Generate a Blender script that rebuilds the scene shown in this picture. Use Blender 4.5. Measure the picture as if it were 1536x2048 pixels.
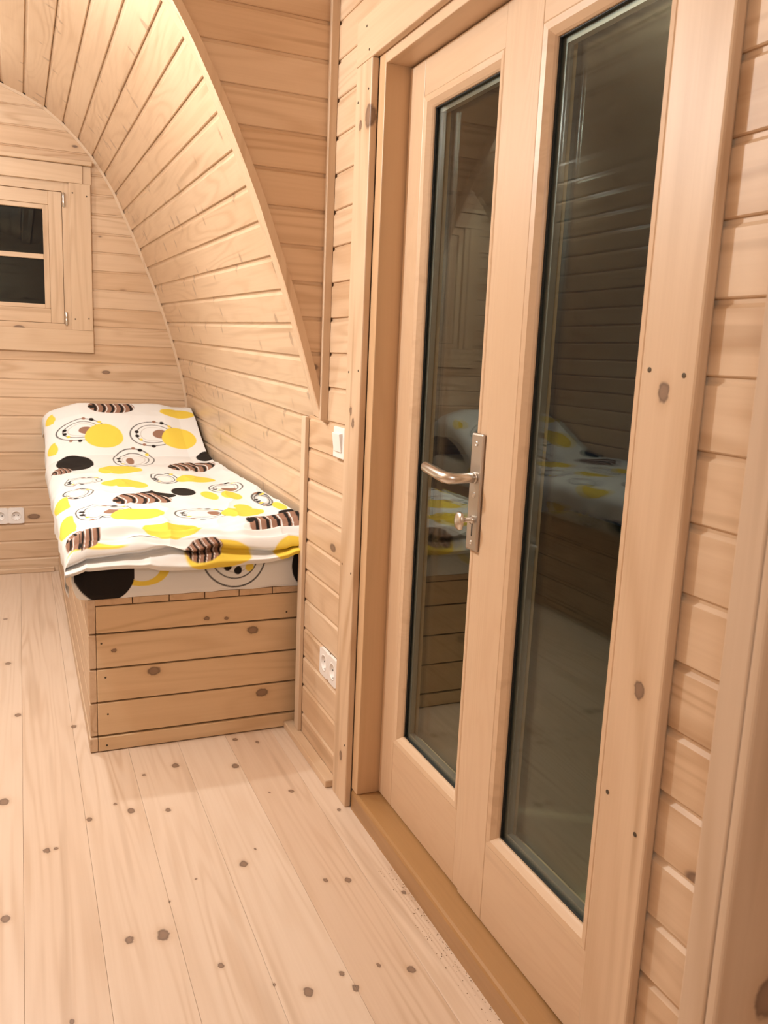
import bpy, bmesh, math, random
import numpy as np
from mathutils import Vector, Matrix, noise

for o in list(bpy.data.objects):
    bpy.data.objects.remove(o, do_unlink=True)
scene = bpy.context.scene
COL = scene.collection

# ------------------------------------------------------------------ camera
YAW, PITCH, ROLL, FPX = 0.41161, 0.18321, 0.04375, 1677.69
CAM = Vector((-0.7759, 0.0, 1.1872))
cam_d = bpy.data.cameras.new('camera')
cam = bpy.data.objects.new('camera', cam_d)
COL.objects.link(cam)
fw = Vector((math.sin(YAW) * math.cos(PITCH), math.cos(YAW) * math.cos(PITCH), -math.sin(PITCH)))
rt = Vector((math.cos(YAW), -math.sin(YAW), 0))
up = rt.cross(fw)
r2 = rt * math.cos(ROLL) + up * math.sin(ROLL)
u2 = -rt * math.sin(ROLL) + up * math.cos(ROLL)
m = Matrix.Identity(4)
for i in range(3):
    m[i][0], m[i][1], m[i][2], m[i][3] = r2[i], u2[i], -fw[i], CAM[i]
cam.matrix_world = m
cam_d.sensor_fit = 'VERTICAL'
cam_d.sensor_height = 24.0
cam_d.lens = 24.0 * FPX / 2048.0
cam_d.clip_start = 0.02
cam_d.dof.use_dof = True
cam_d.dof.focus_distance = 2.2
cam_d.dof.aperture_fstop = 8.0
scene.camera = cam

# ------------------------------------------------------------------ world (night), ceiling lamps and an added fill
world = bpy.data.worlds.new('night')
scene.world = world
world.use_nodes = True
bgn = world.node_tree.nodes.get('Background')
bgn.inputs[0].default_value = (0.55, 0.65, 0.9, 1)
bgn.inputs[1].default_value = 0.004

def lamp(name, loc, power, radius, col, cone=None):
    d = bpy.data.lights.new(name, 'SPOT' if cone else 'POINT')
    if cone:
        d.spot_size, d.spot_blend = math.radians(cone), 0.5          # shaded downlight
    d.energy = power
    d.shadow_soft_size = radius
    d.color = col
    o = bpy.data.objects.new(name, d)
    o.location = loc
    COL.objects.link(o)
    return o
WARM = (0.97, 1.0, 0.98)
lamp('ceiling_or_fill_light', (-1.26, 2.21, 2.00), 28, 0.05, WARM)
lamp('ceiling_or_fill_light', (-0.98, 3.02, 2.16), 20, 0.035, WARM, 124)
lamp('ceiling_or_fill_light', (-1.42, 3.90, 2.16), 5.5, 0.035, WARM)
lamp('ceiling_or_fill_light', (-1.20, -0.45, 1.75), 10, 0.06, WARM)  # added fill behind the camera, brightens post and door wall; no real lamp

vs = scene.view_settings
scene.display_settings.display_device = 'sRGB'
vs.view_transform = 'Standard'
vs.look = 'None'
vs.gamma = 1.0
vs.use_curve_mapping = False
vs.exposure = 1.15

# ------------------------------------------------------------------ material helpers
def N(nt, typ, **kw):
    n = nt.nodes.new(typ)
    for k, v in kw.items():
        setattr(n, k, v)
    return n

def ramp(nt, src, stops, interp='LINEAR'):
    r = N(nt, 'ShaderNodeValToRGB')
    r.color_ramp.interpolation = interp
    el = r.color_ramp.elements
    while len(el) > 1:
        el.remove(el[-1])
    el[0].position = stops[0][0]
    el[0].color = (*stops[0][1], 1)
    for p, c in stops[1:]:
        e = el.new(p)
        e.color = (*c, 1)
    if src is not None:
        nt.links.new(src, r.inputs[0])
    return r.outputs[0]

def mathn(nt, op, a, b=None, clamp=False):
    n = N(nt, 'ShaderNodeMath', operation=op)
    n.use_clamp = clamp
    for i, v in enumerate((a, b)):
        if v is None:
            continue
        if isinstance(v, (int, float)):
            n.inputs[i].default_value = v
        else:
            nt.links.new(v, n.inputs[i])
    return n.outputs[0]

def mixc(nt, fac, a, b, typ='MIX'):
    n = N(nt, 'ShaderNodeMix', data_type='RGBA', blend_type=typ)
    for idx, v in ((0, fac), (6, a), (7, b)):
        if isinstance(v, (int, float)):
            n.inputs[idx].default_value = v
        elif isinstance(v, tuple):
            n.inputs[idx].default_value = (*v, 1)
        else:
            nt.links.new(v, n.inputs[idx])
    return n.outputs[2]

def wood(name, axis, light=(0.73, 0.53, 0.362), dark=(0.45, 0.26, 0.13), ring=0.5, knots=(), rand_knots=0.0, kstretch=0.5, streak=0.35, rstretch=0.11, ksize=1.0, kstrength=1.0,
         rough=0.42, tone=0.10, flat=None, ringscale=7.0, spec=0.5):
    """Pine: rings stretched along `axis`; every board differs through its own random number."""
    light, dark = tuple(v * .9 for v in light), tuple(v * .9 for v in dark)
    mt = bpy.data.materials.new(name)
    mt.use_nodes = True
    nt = mt.node_tree
    L = nt.links
    b = nt.nodes['Principled BSDF']
    geo = N(nt, 'ShaderNodeNewGeometry')
    oi = N(nt, 'ShaderNodeObjectInfo')
    ai = 'XYZ'.index(axis)
    # offset per board
    off = N(nt, 'ShaderNodeVectorMath', operation='SCALE')
    off.inputs[0].default_value = (17.3, 29.1, 23.7)
    L.new(oi.outputs['Random'], off.inputs['Scale'])
    pos = N(nt, 'ShaderNodeVectorMath', operation='ADD')
    L.new(geo.outputs['Position'], pos.inputs[0])
    L.new(off.outputs[0], pos.inputs[1])
    def stretched(k):
        v = N(nt, 'ShaderNodeVectorMath', operation='MULTIPLY')
        s = [1.0, 1.0, 1.0]
        s[ai] = k
        v.inputs[1].default_value = s
        L.new(pos.outputs[0], v.inputs[0])
        return v.outputs[0]
    n1 = N(nt, 'ShaderNodeTexNoise')
    n1.inputs['Scale'].default_value = ringscale
    n1.inputs['Detail'].default_value = 1.5
    n1.inputs['Distortion'].default_value = 0.25
    L.new(stretched(rstretch), n1.inputs['Vector'])
    rg = mathn(nt, 'SINE', mathn(nt, 'MULTIPLY', n1.outputs[0], 75.0))
    rg = mathn(nt, 'ADD', mathn(nt, 'MULTIPLY', rg, 0.5), 0.5)
    rg = mathn(nt, 'POWER', rg, 2.2)
    n3 = N(nt, 'ShaderNodeTexNoise')
    n3.inputs['Scale'].default_value = 5.0
    n3.inputs['Detail'].default_value = 2.0
    L.new(stretched(0.3), n3.inputs['Vector'])
    patch = ramp(nt, n3.outputs[0], [(0.42, (0, 0, 0)), (0.68, (1, 1, 1))])
    rg = mathn(nt, 'MULTIPLY', rg, mathn(nt, 'ADD', mathn(nt, 'MULTIPLY', patch, 0.75), 0.25))
    n2 = N(nt, 'ShaderNodeTexNoise')
    n2.inputs['Scale'].default_value = 170.0
    n2.inputs['Detail'].default_value = 2.0
    L.new(stretched(0.02), n2.inputs['Vector'])
    fib = ramp(nt, n2.outputs[0], [(0.35, (0, 0, 0)), (0.75, (1, 1, 1))])
    fac = mathn(nt, 'ADD', mathn(nt, 'MULTIPLY', rg, ring), mathn(nt, 'MULTIPLY', fib, 0.12), clamp=True)
    col = mixc(nt, fac, light, dark)
    n4 = N(nt, 'ShaderNodeTexNoise')
    n4.inputs['Scale'].default_value = 26.0
    n4.inputs['Detail'].default_value = 1.0
    L.new(stretched(0.045), n4.inputs['Vector'])
    stk = ramp(nt, n4.outputs[0], [(0.63, (0, 0, 0)), (0.72, (1, 1, 1))])
    col = mixc(nt, mathn(nt, 'MULTIPLY', stk, streak), col, tuple(v * .85 for v in dark))
    # tone per board
    wn = N(nt, 'ShaderNodeTexWhiteNoise', noise_dimensions='1D')
    L.new(oi.outputs['Random'], wn.inputs['W'])
    t = mathn(nt, 'ADD', mathn(nt, 'MULTIPLY', wn.outputs['Value'], 2 * tone), 1.0 - tone)
    gam = N(nt, 'ShaderNodeGamma')
    L.new(col, gam.inputs[0])
    L.new(mathn(nt, 'DIVIDE', 1.0, t), gam.inputs[1])
    col = gam.outputs[0]
    dists = []
    if rand_knots > 0:
        vor = N(nt, 'ShaderNodeTexVoronoi', feature='F1')
        vor.inputs['Scale'].default_value = 9.0
        v = N(nt, 'ShaderNodeVectorMath', operation='MULTIPLY')
        s = [1.0, 1.0, 1.0]
        s[ai] = kstretch
        v.inputs[1].default_value = s
        L.new(pos.outputs[0], v.inputs[0])
        L.new(v.outputs[0], vor.inputs['Vector'])
        sep = N(nt, 'ShaderNodeSeparateColor')
        L.new(vor.outputs['Color'], sep.inputs[0])
        gate = mathn(nt, 'GREATER_THAN', sep.outputs[0], rand_knots)       # 1 where no knot
        size = mathn(nt, 'ADD', mathn(nt, 'MULTIPLY', sep.outputs[1], 0.11 * ksize), 0.05 * ksize)
        d = mathn(nt, 'DIVIDE', vor.outputs['Distance'], size)
        dists.append(mathn(nt, 'ADD', d, mathn(nt, 'MULTIPLY', gate, 10.0)))
    if knots:
        sc = [1.0, 1.0, 1.0]
        sc[ai] = 0.72
        if flat is not None:
            sc['XYZ'.index(flat)] = 0.0
        wob = N(nt, 'ShaderNodeTexNoise')
        wob.inputs['Scale'].default_value = 95.0
        L.new(geo.outputs['Position'], wob.inputs['Vector'])
        wv = N(nt, 'ShaderNodeVectorMath', operation='MULTIPLY_ADD')
        wv.inputs[1].default_value = (0.009, 0.009, 0.009)
        L.new(wob.outputs['Color'], wv.inputs[0])
        L.new(geo.outputs['Position'], wv.inputs[2])
        p2 = N(nt, 'ShaderNodeVectorMath', operation='MULTIPLY')
        p2.inputs[1].default_value = sc
        L.new(wv.outputs[0], p2.inputs[0])
        for kx, ky, kz, kr in knots:
            dn = N(nt, 'ShaderNodeVectorMath', operation='DISTANCE')
            L.new(p2.outputs[0], dn.inputs[0])
            dn.inputs[1].default_value = ((kx + .0045) * sc[0], (ky + .0045) * sc[1], (kz + .0045) * sc[2])
            dists.append(mathn(nt, 'DIVIDE', dn.outputs['Value'], kr))
    if dists:
        d = dists[0]
        for e in dists[1:]:
            d = mathn(nt, 'MINIMUM', d, e)
        dd = mathn(nt, 'MULTIPLY', d, 0.4, clamp=True)
        kf = ramp(nt, dd, [(0.0, (0.85,) * 3), (0.24, (0.8,) * 3), (0.33, (0.85,) * 3), (0.44, (0.28,) * 3), (0.65, (0.10,) * 3), (1.0, (0,) * 3)])
        kc = ramp(nt, dd, [(0.0, (0.22, 0.125, 0.08)), (0.2, (0.17, 0.095, 0.06)), (0.36, (0.10, 0.05, 0.03)), (0.47, (0.42, 0.24, 0.12)), (1.0, (0.48, 0.28, 0.13))])
        col = mixc(nt, mathn(nt, 'MULTIPLY', kf, kstrength), col, kc)
    L.new(col, b.inputs['Base Color'])
    b.inputs['Roughness'].default_value = rough
    b.inputs['Specular IOR Level'].default_value = spec
    bump = N(nt, 'ShaderNodeBump')
    bump.inputs['Strength'].default_value = 0.06
    bump.inputs['Distance'].default_value = 0.002
    L.new(fac, bump.inputs['Height'])
    L.new(bump.outputs[0], b.inputs['Normal'])
    return mt

def plain(name, col, rough=0.5, metal=0.0, spec=0.5):
    mt = bpy.data.materials.new(name)
    mt.use_nodes = True
    nt = mt.node_tree
    b = nt.nodes['Principled BSDF']
    n = N(nt, 'ShaderNodeTexNoise')
    n.inputs['Scale'].default_value = 40.0
    c = mixc(nt, mathn(nt, 'MULTIPLY', n.outputs[0], 0.12), col, tuple(v * 0.8 for v in col))
    nt.links.new(c, b.inputs['Base Color'])
    b.inputs['Roughness'].default_value = rough
    b.inputs['Metallic'].default_value = metal
    b.inputs['Specular IOR Level'].default_value = spec
    return mt

def glass_mat(name, f0, tint):
    mt = bpy.data.materials.new(name)
    mt.use_nodes = True
    nt = mt.node_tree
    nt.nodes.clear()
    out = N(nt, 'ShaderNodeOutputMaterial')
    tr = N(nt, 'ShaderNodeBsdfTransparent')
    tr.inputs[0].default_value = (*tint, 1)
    gl = N(nt, 'ShaderNodeBsdfGlossy')
    gl.inputs['Roughness'].default_value = 0.0
    gl.inputs[0].default_value = (0.97, 1.0, 0.95, 1)
    geo = N(nt, 'ShaderNodeNewGeometry')
    dot = N(nt, 'ShaderNodeVectorMath', operation='DOT_PRODUCT')
    nt.links.new(geo.outputs['Incoming'], dot.inputs[0])
    nt.links.new(geo.outputs['Normal'], dot.inputs[1])
    c = mathn(nt, 'ABSOLUTE', dot.outputs['Value'])
    f = mathn(nt, 'POWER', mathn(nt, 'SUBTRACT', 1.0, c, clamp=True), 5.0)
    f = mathn(nt, 'ADD', mathn(nt, 'MULTIPLY', f, 1 - f0), f0, clamp=True)
    mx = N(nt, 'ShaderNodeMixShader')
    nt.links.new(f, mx.inputs[0])
    nt.links.new(tr.outputs[0], mx.inputs[1])
    nt.links.new(gl.outputs[0], mx.inputs[2])
    nt.links.new(mx.outputs[0], out.inputs[0])
    return mt

def cloth_mat(name):
    mt = bpy.data.materials.new(name)
    mt.use_nodes = True
    nt = mt.node_tree
    b = nt.nodes['Principled BSDF']
    at = N(nt, 'ShaderNodeAttribute', attribute_name='print')
    nt.links.new(at.outputs['Color'], b.inputs['Base Color'])
    b.inputs['Roughness'].default_value = 0.85
    b.inputs['Specular IOR Level'].default_value = 0.2
    wv = N(nt, 'ShaderNodeTexNoise')
    wv.inputs['Scale'].default_value = 900.0
    bp = N(nt, 'ShaderNodeBump')
    bp.inputs['Strength'].default_value = 0.08
    bp.inputs['Distance'].default_value = 0.001
    nt.links.new(wv.outputs[0], bp.inputs['Height'])
    nt.links.new(bp.outputs[0], b.inputs['Normal'])
    return mt

FLOORK = [(-0.651, 2.069, 0.01), (-0.548, 2.077, 0.013), (-0.583, 2.125, 0.006), (-0.458, 2.051, 0.01), (-0.33, 1.757, 0.013), (-0.445, 1.735, 0.004), (-0.513, 1.674, 0.004), (-0.609, 1.579, 0.012), (-0.543, 1.571, 0.018), (-0.452, 1.444, 0.008), (-0.841, 1.731, 0.013), (-0.729, 1.396, 0.007), (-0.754, 1.961, 0.011), (-0.734, 1.963, 0.007), (-0.238, 2.229, 0.014), (-0.185, 2.053, 0.004), (-0.127, 2.042, 0.009), (-0.036, 1.907, 0.007), (-0.289, 1.805, 0.004), (-0.169, 1.633, 0.008), (-0.12, 1.616, 0.01), (-0.018, 1.531, 0.007), (-0.237, 1.342, 0.007), (-0.225, 1.297, 0.009), (-0.16, 1.339, 0.006), (-0.104, 1.305, 0.011), (-0.313, 1.319, 0.013), (-0.368, 1.36, 0.004), (-0.868, 3.83, 0.012), (-0.852, 3.271, 0.015), (-0.818, 2.781, 0.014), (-0.656, 2.64, 0.012), (-0.492, 2.258, 0.008), (-0.4, 2.286, 0.014), (-0.199, 2.396, 0.01), (-0.139, 2.358, 0.008), (-0.851, 2.227, 0.018)]

M = {}
M['floor'] = wood('pine_floor', 'Y', light=(0.78, 0.61, 0.48), dark=(0.56, 0.37, 0.235), ring=0.5, ringscale=11.0, rstretch=0.05, knots=[(x, y, 0, r * 0.72) for x, y, r in FLOORK], flat='Z', rough=0.38, tone=0.13)
M['vault'] = wood('pine_lining_along', 'Y', ring=0.35, rand_knots=0.5, kstretch=1.8, ksize=1.6, kstrength=0.5, rough=0.36, tone=0.06)
M['wall_x'] = wood('pine_lining_far', 'X', ring=0.60, rand_knots=0.55, kstretch=0.45, rough=0.45)
M['wall_y'] = wood('pine_lining_side', 'Y', ring=0.50, rand_knots=0.35, rough=0.45)
M['cheek'] = wood('pine_lining_cheek', 'X', ring=0.5, rand_knots=0.5, rough=0.45)
M['casing'] = wood('pine_casing', 'Z', ring=0.55, rough=0.45, tone=0.05, ringscale=5.0,
                   knots=[(-.018, 0.857, 1.157, .010), (-.018, 0.845, 0.757, .010), (-.018, 1.955, 1.02, .009), (-.018, 1.972, 1.05, .008), (-.018, 1.955, 0.13, .010),
                          (-.018, 1.925, 1.73, .020), (-.018, 1.975, 1.72, .009)])
M['casing_h'] = wood('pine_casing_head', 'Y', ring=0.4, rough=0.45, tone=0.04)
M['strip'] = wood('pine_arch_trim', 'Z', ring=0.15, rough=0.4, tone=0.03)
M['batten'] = wood('pine_batten', 'Z', light=(0.72, 0.55, 0.40), ring=0.15, rough=0.45, tone=0.04)
M['batten_h'] = wood('pine_batten_level', 'Y', ring=0.2, rough=0.45, tone=0.04)
M['batten_x'] = wood('pine_batten_across', 'X', ring=0.2, rough=0.45, tone=0.04)
M['leaf_v'] = wood('door_pine_upright', 'Z', light=(0.71, 0.51, 0.345), dark=(0.61, 0.40, 0.25), ring=0.3, rough=0.4, tone=0.04, ringscale=14)
M['leaf_h'] = wood('door_pine_level', 'Y', light=(0.71, 0.51, 0.345), dark=(0.61, 0.40, 0.25), ring=0.3, rough=0.4, tone=0.04, ringscale=14)
M['jamb'] = wood('door_frame_pine', 'Z', light=(0.68, 0.45, 0.265), dark=(0.54, 0.33, 0.17), ring=0.3, rough=0.4, tone=0.03, rand_knots=0.12)
M['sill'] = wood('varnished_sill', 'Y', light=(0.44, 0.245, 0.10), dark=(0.24, 0.115, 0.04), ring=0.7, rough=0.3, tone=0.02)
M['bed_x'] = wood('bed_pine_across', 'X', light=(0.78, 0.57, 0.36), dark=(0.54, 0.34, 0.17), ring=0.5, rough=0.45, tone=0.05,
                  knots=[(-.138, 2.44, .335, .013), (-.437, 2.44, .235, .014), (-.105, 2.44, .125, .014), (-.55, 2.44, .31, .006), (-.28, 2.44, .385, .006), (-.22, 2.44, .38, .005)])
M['bed_y'] = wood('bed_pine_along', 'Y', light=(0.72, 0.54, 0.38), ring=0.4, rough=0.45, tone=0.06, rand_knots=0.15)
M['deck'] = wood('bed_deck_pine', 'Y', light=(0.70, 0.49, 0.31), ring=0.3, rough=0.5, tone=0.05)
M['win_h'] = wood('window_pine_level', 'X', light=(0.72, 0.535, 0.37), ring=0.3, rough=0.42, tone=0.03, rand_knots=0.12)
M['win_v'] = wood('window_pine_upright', 'Z', light=(0.72, 0.535, 0.37), ring=0.3, rough=0.42, tone=0.03, rand_knots=0.12)
M['post'] = wood('partition_pine', 'Z', light=(0.66, 0.50, 0.37), dark=(0.46, 0.30, 0.18), ring=0.65, rough=0.5, tone=0.03, ringscale=5,
                 knots=[(-.150, .484, .612, .017)])
M['terrace'] = wood('terrace_timber', 'Y', light=(0.50, 0.42, 0.22), dark=(0.36, 0.29, 0.14), ring=0.3, rough=0.7, tone=0.05)
M['glass'] = glass_mat('pane_glass', 0.014, (0.96, 0.985, 0.96))
M['spacer'] = plain('glazing_spacer', (0.25, 0.26, 0.25), 0.3, 0.6)
M['seal'] = plain('black_rubber_seal', (0.012, 0.012, 0.012), 0.5)
M['steel'] = plain('satin_steel', (0.68, 0.66, 0.63), 0.28, 1.0)
M['steel_plate'] = plain('satin_steel_plate', (0.55, 0.50, 0.45), 0.42, 1.0)
M['steel_dark'] = plain('dark_screw', (0.10, 0.075, 0.05), 0.5, 0.6)
M['white'] = plain('white_plastic', (0.84, 0.81, 0.80), 0.3)
M['white_in'] = plain('grey_plastic_recess', (0.52, 0.50, 0.50), 0.4)
M['hole'] = plain('dark_hole', (0.03, 0.028, 0.026), 0.6)
M['cloth'] = cloth_mat('printed_cotton')

# ------------------------------------------------------------------ object helpers
def empty(name, loc, label=None, cat=None, group=None, kind=None):
    o = bpy.data.objects.new(name, None)
    o.empty_display_size = 0.05
    o.location = loc
    COL.objects.link(o)
    tag(o, label, cat, group, kind)
    return o

def tag(o, label=None, cat=None, group=None, kind=None):
    if label: o['label'] = label
    if cat: o['category'] = cat
    if group: o['group'] = group
    if kind: o['kind'] = kind
    return o

WORLD = {}
def attach(o, parent):
    if parent is not None:
        o.parent = parent
        # parents are unrotated: find the parent's world offset
        p, off = parent, Vector((0, 0, 0))
        off = WORLD.get(parent.name, parent.location.copy())
        o.matrix_parent_inverse = Matrix.Translation(-off)
    WORLD[o.name] = o.location.copy()

def mk(name, bm, mat, parent=None, smooth=False):
    me = bpy.data.meshes.new(name)
    bmesh.ops.recalc_face_normals(bm, faces=bm.faces)
    bm.to_mesh(me)
    bm.free()
    if smooth:
        for p in me.polygons:
            p.use_smooth = True
    me.materials.append(M[mat] if isinstance(mat, str) else mat)
    o = bpy.data.objects.new(name, me)
    COL.objects.link(o)
    attach(o, parent)
    return o

def add_box(bm, x0, x1, y0, y1, z0, z1, bev=0.0):
    vs_ = [bm.verts.new((x, y, z)) for x in (x0, x1) for y in (y0, y1) for z in (z0, z1)]
    fs = [(0, 1, 3, 2), (4, 6, 7, 5), (0, 4, 5, 1), (2, 3, 7, 6), (0, 2, 6, 4), (1, 5, 7, 3)]
    faces = [bm.faces.new([vs_[i] for i in f]) for f in fs]
    if bev:
        es = list({e for f in faces for e in f.edges})
        bmesh.ops.bevel(bm, geom=es, offset=bev, segments=2, profile=0.5, affect='EDGES')

def box(name, x0, x1, y0, y1, z0, z1, mat, parent=None, bev=0.0):
    bm = bmesh.new()
    add_box(bm, min(x0, x1), max(x0, x1), min(y0, y1), max(y0, y1), min(z0, z1), max(z0, z1), bev)
    return mk(name, bm, mat, parent)

def board(name, S0, S1, E0, E1, Nn, mat, parent, thick=0.016, groove=0.005, gw=0.012, N2=None):
    """Tongue-and-groove lining board: face from S0-S1 (start, bottom to top) to E0-E1; Nn points into the room."""
    bm = bmesh.new()
    rings = []
    for A, B, nn in ((S0, S1, Nn), (E0, E1, N2 or Nn)):
        A, B, nn = Vector(A), Vector(B), Vector(nn).normalized()
        d = B - A
        Ln = d.length
        d = d / Ln
        g = min(gw, Ln * 0.5)
        pr = [(0, -thick), (0, -0.002), (0.002, 0), (Ln - g, 0), (Ln - g * 0.55, -groove), (Ln, -groove), (Ln, -thick)]
        rings.append([bm.verts.new(A + d * t + nn * h) for t, h in pr])
    n = len(rings[0])
    for i in range(n):
        j = (i + 1) % n
        bm.faces.new((rings[0][i], rings[0][j], rings[1][j], rings[1][i]))
    bm.faces.new(rings[0])
    bm.faces.new(list(reversed(rings[1])))
    return mk(name, bm, mat, parent)

def lathe(bm, prof, center, axis, seg=20):
    """prof: (radius, distance along axis)."""
    axis = Vector(axis).normalized()
    a = axis.orthogonal().normalized()
    b = axis.cross(a)
    rings = []
    for r, h in prof:
        rings.append([bm.verts.new(Vector(center) + axis * h + (a * math.cos(2 * math.pi * k / seg) + b * math.sin(2 * math.pi * k / seg)) * max(r, 1e-5)) for k in range(seg)])
    for q in range(len(rings) - 1):
        for k in range(seg):
            k2 = (k + 1) % seg
            bm.faces.new((rings[q][k], rings[q][k2], rings[q + 1][k2], rings[q + 1][k]))
    bm.faces.new(rings[0])
    bm.faces.new(list(reversed(rings[-1])))

def tube(bm, pts, rad, seg=12, flat=1.0, flatdir=None):
    """Sweep an ellipse along pts; rad list; `flat` squashes along flatdir."""
    pts = [Vector(p) for p in pts]
    rings = []
    for i, p in enumerate(pts):
        t = (pts[min(i + 1, len(pts) - 1)] - pts[max(i - 1, 0)]).normalized()
        a = (Vector(flatdir) - t * t.dot(Vector(flatdir))).normalized() if flatdir else t.orthogonal().normalized()
        b = t.cross(a)
        r = rad[i] if isinstance(rad, (list, tuple)) else rad
        rings.append([bm.verts.new(p + (a * math.cos(2 * math.pi * k / seg) * flat + b * math.sin(2 * math.pi * k / seg)) * r) for k in range(seg)])
    for q in range(len(rings) - 1):
        for k in range(seg):
            k2 = (k + 1) % seg
            bm.faces.new((rings[q][k], rings[q][k2], rings[q + 1][k2], rings[q + 1][k]))
    bm.faces.new(rings[0])
    bm.faces.new(list(reversed(rings[-1])))

def screw(parent, c, nrm, r=0.0035):
    bm = bmesh.new()
    lathe(bm, [(r, -0.002), (r, 0.0006), (r * 0.6, 0.0008)], c, nrm, 10)
    return mk('screw', bm, 'steel_dark', parent)

# ------------------------------------------------------------------ geometry constants
P = 0.092                 # lining board cover width
Z0 = 1.0066               # level of the ledge where the dormer cheek starts
YF = 4.618                # far gable wall
YB = -1.25                # wall behind the photographer
XC = -1.02                # centre line of the barrel vault
YE = 2.20                 # dormer-side edge of the vault
YV = 2.372                # where the vault lining boards end against the arch trim

# ------------------------------------------------------------------ floor
floor = empty('floor', (-1.0, 1.7, 0), 'bare knotty pine plank floor running towards the window wall', None, None, 'structure')
fx = -0.66 - 0.1455 * 11
k = 0
while fx < 0.02:
    x0, x1 = fx, min(fx + 0.1455, 0.012)
    if x1 - x0 > 0.01:
        box('floor_plank', x0 + 0.0002, x1 - 0.0002, YB, YF + 0.01, -0.028, 0.0, 'floor', floor, 0.0006)
    fx += 0.1455
    k += 1

# ------------------------------------------------------------------ barrel vault (ceiling)
# joints between boards at the far gable (x, z), from low to high, and the same joints at the arch trim
FARJ = [(.052, -.015), (.054, .08), (.055, .175), (.056, .27), (.057, .365), (.058, .46), (.058, .555), (.058, .65), (.057, .745), (.054, .845),
        (.042, .947), (.023, 1.043), (-.001, 1.133), (-.028, 1.224), (-.056, 1.316), (-.088, 1.408), (-.120, 1.497), (-.157, 1.586), (-.192, 1.675),
        (-.231, 1.763), (-.273, 1.852), (-.310, 1.934), (-.361, 2.019), (-.416, 2.096), (-.480, 2.167), (-.549, 2.232), (-.628, 2.291),
        (-.721, 2.335), (-.817, 2.370), (-.918, 2.392), (XC, 2.400)]
def nearj(j):
    x, z = FARJ[j]
    s = min(1.0, max(0.0, (z - 0.3) / 0.5))
    return (x, z - 0.045 * s)
ceiling = empty('ceiling', (XC, 2.0, 0), 'curved barrel vault lined with knotty pine boards', None, None, 'structure')
def vault_board(xa, za, xb, zb, y0, y1, x2a, z2a, x2b, z2b, mirror=False):
    def f(x, z, y):
        return Vector((2 * XC - x if mirror else x, y, z))
    S0, S1 = f(xa, za, y0), f(xb, zb, y0)
    E0, E1 = f(x2a, z2a, y1), f(x2b, z2b, y1)
    d = (S1 - S0).normalized()
    nn = Vector((d.z, 0, -d.x))
    if nn.dot(Vector((XC, 0, 1.0)) - Vector((S0.x, 0, S0.z))) < 0:
        nn = -nn
    d2 = (E1 - E0).normalized()
    n2 = Vector((d2.z, 0, -d2.x))
    if n2.dot(nn) < 0:
        n2 = -n2
    board('plank', S0, S1, E0, E1, nn, 'vault', ceiling, groove=.0065, gw=.017, N2=n2)
for j in range(len(FARJ) - 1):
    a, b = nearj(j), nearj(j + 1)
    fa, fb = FARJ[j], FARJ[j + 1]
    vault_board(a[0], a[1], b[0], b[1], YV, YF + 0.004, fa[0], fa[1], fb[0], fb[1])
    # opposite side runs the whole length of the cabin
    vault_board(fa[0], fa[1], fb[0], fb[1], YB, YF + 0.004, fa[0], fa[1], fb[0], fb[1], mirror=True)
    if j >= 26:                                  # crown goes on over the door bay
        vault_board(a[0], a[1], b[0], b[1], YB, YE + .02, a[0], a[1], b[0], b[1])
# flat ceiling of the door bay
xx = 0.02
while xx > -0.64:
    board('plank', (xx, YB, 2.262), (xx - .092, YB, 2.262), (xx, YE + .03, 2.262), (xx - .092, YE + .03, 2.262), (0, 0, -1), 'vault', ceiling)
    xx -= .092

# ------------------------------------------------------------------ arch trim between vault and door bay
EDGE = [(0.0, .93), (-.012, 1.0), (-.020, 1.021), (-.047, 1.102), (-.075, 1.195), (-.099, 1.272), (-.128, 1.360), (-.163, 1.452), (-.200, 1.553), (-.240, 1.648),
        (-.282, 1.740), (-.327, 1.830), (-.373, 1.917), (-.421, 1.995), (-.478, 2.070), (-.545, 2.142), (-.628, 2.205), (-.73, 2.262)]
def edge_x(z):
    zs = [e[1] for e in EDGE]
    return float(np.interp(z, zs, [e[0] for e in EDGE]))
def vault_near_x(z):
    js = [nearj(j) for j in range(10, len(FARJ) - 1)]
    return float(np.interp(z, [q[1] for q in js], [q[0] for q in js]))
bm = bmesh.new()
zs = np.linspace(Z0 + .002, 2.25, 60)
rows = []
for z in zs:
    xe, xv = edge_x(z), vault_near_x(z)
    dz = 0.01
    tx = (edge_x(z + dz) - edge_x(z - dz)) / (2 * dz)
    nl = math.hypot(1, tx)
    nx, nz = 1 / nl, -tx / nl                      # outward (towards the outside of the barrel)
    th = 0.022
    ys = [YE, YE, YE + .004, YV + .002, YV + .002]
    pts = [(xe + nx * th, YE, z + nz * th), (xe + nx * .002, YE, z + nz * .002), (xe, YE + .003, z), (xv - .0005, YV + .002, z), (xv + nx * th, YV + .002, z + nz * th)]
    rows.append([bm.verts.new(p) for p in pts])
for r in range(len(rows) - 1):
    for c in range(5):
        c2 = (c + 1) % 5
        bm.faces.new((rows[r][c], rows[r][c2], rows[r + 1][c2], rows[r + 1][c]))
bm.faces.new(rows[0])
bm.faces.new(list(reversed(rows[-1])))
tag(mk('trim_1', bm, 'strip'), 'smooth arched pine trim where the curved ceiling meets the door bay', kind='structure')

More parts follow.
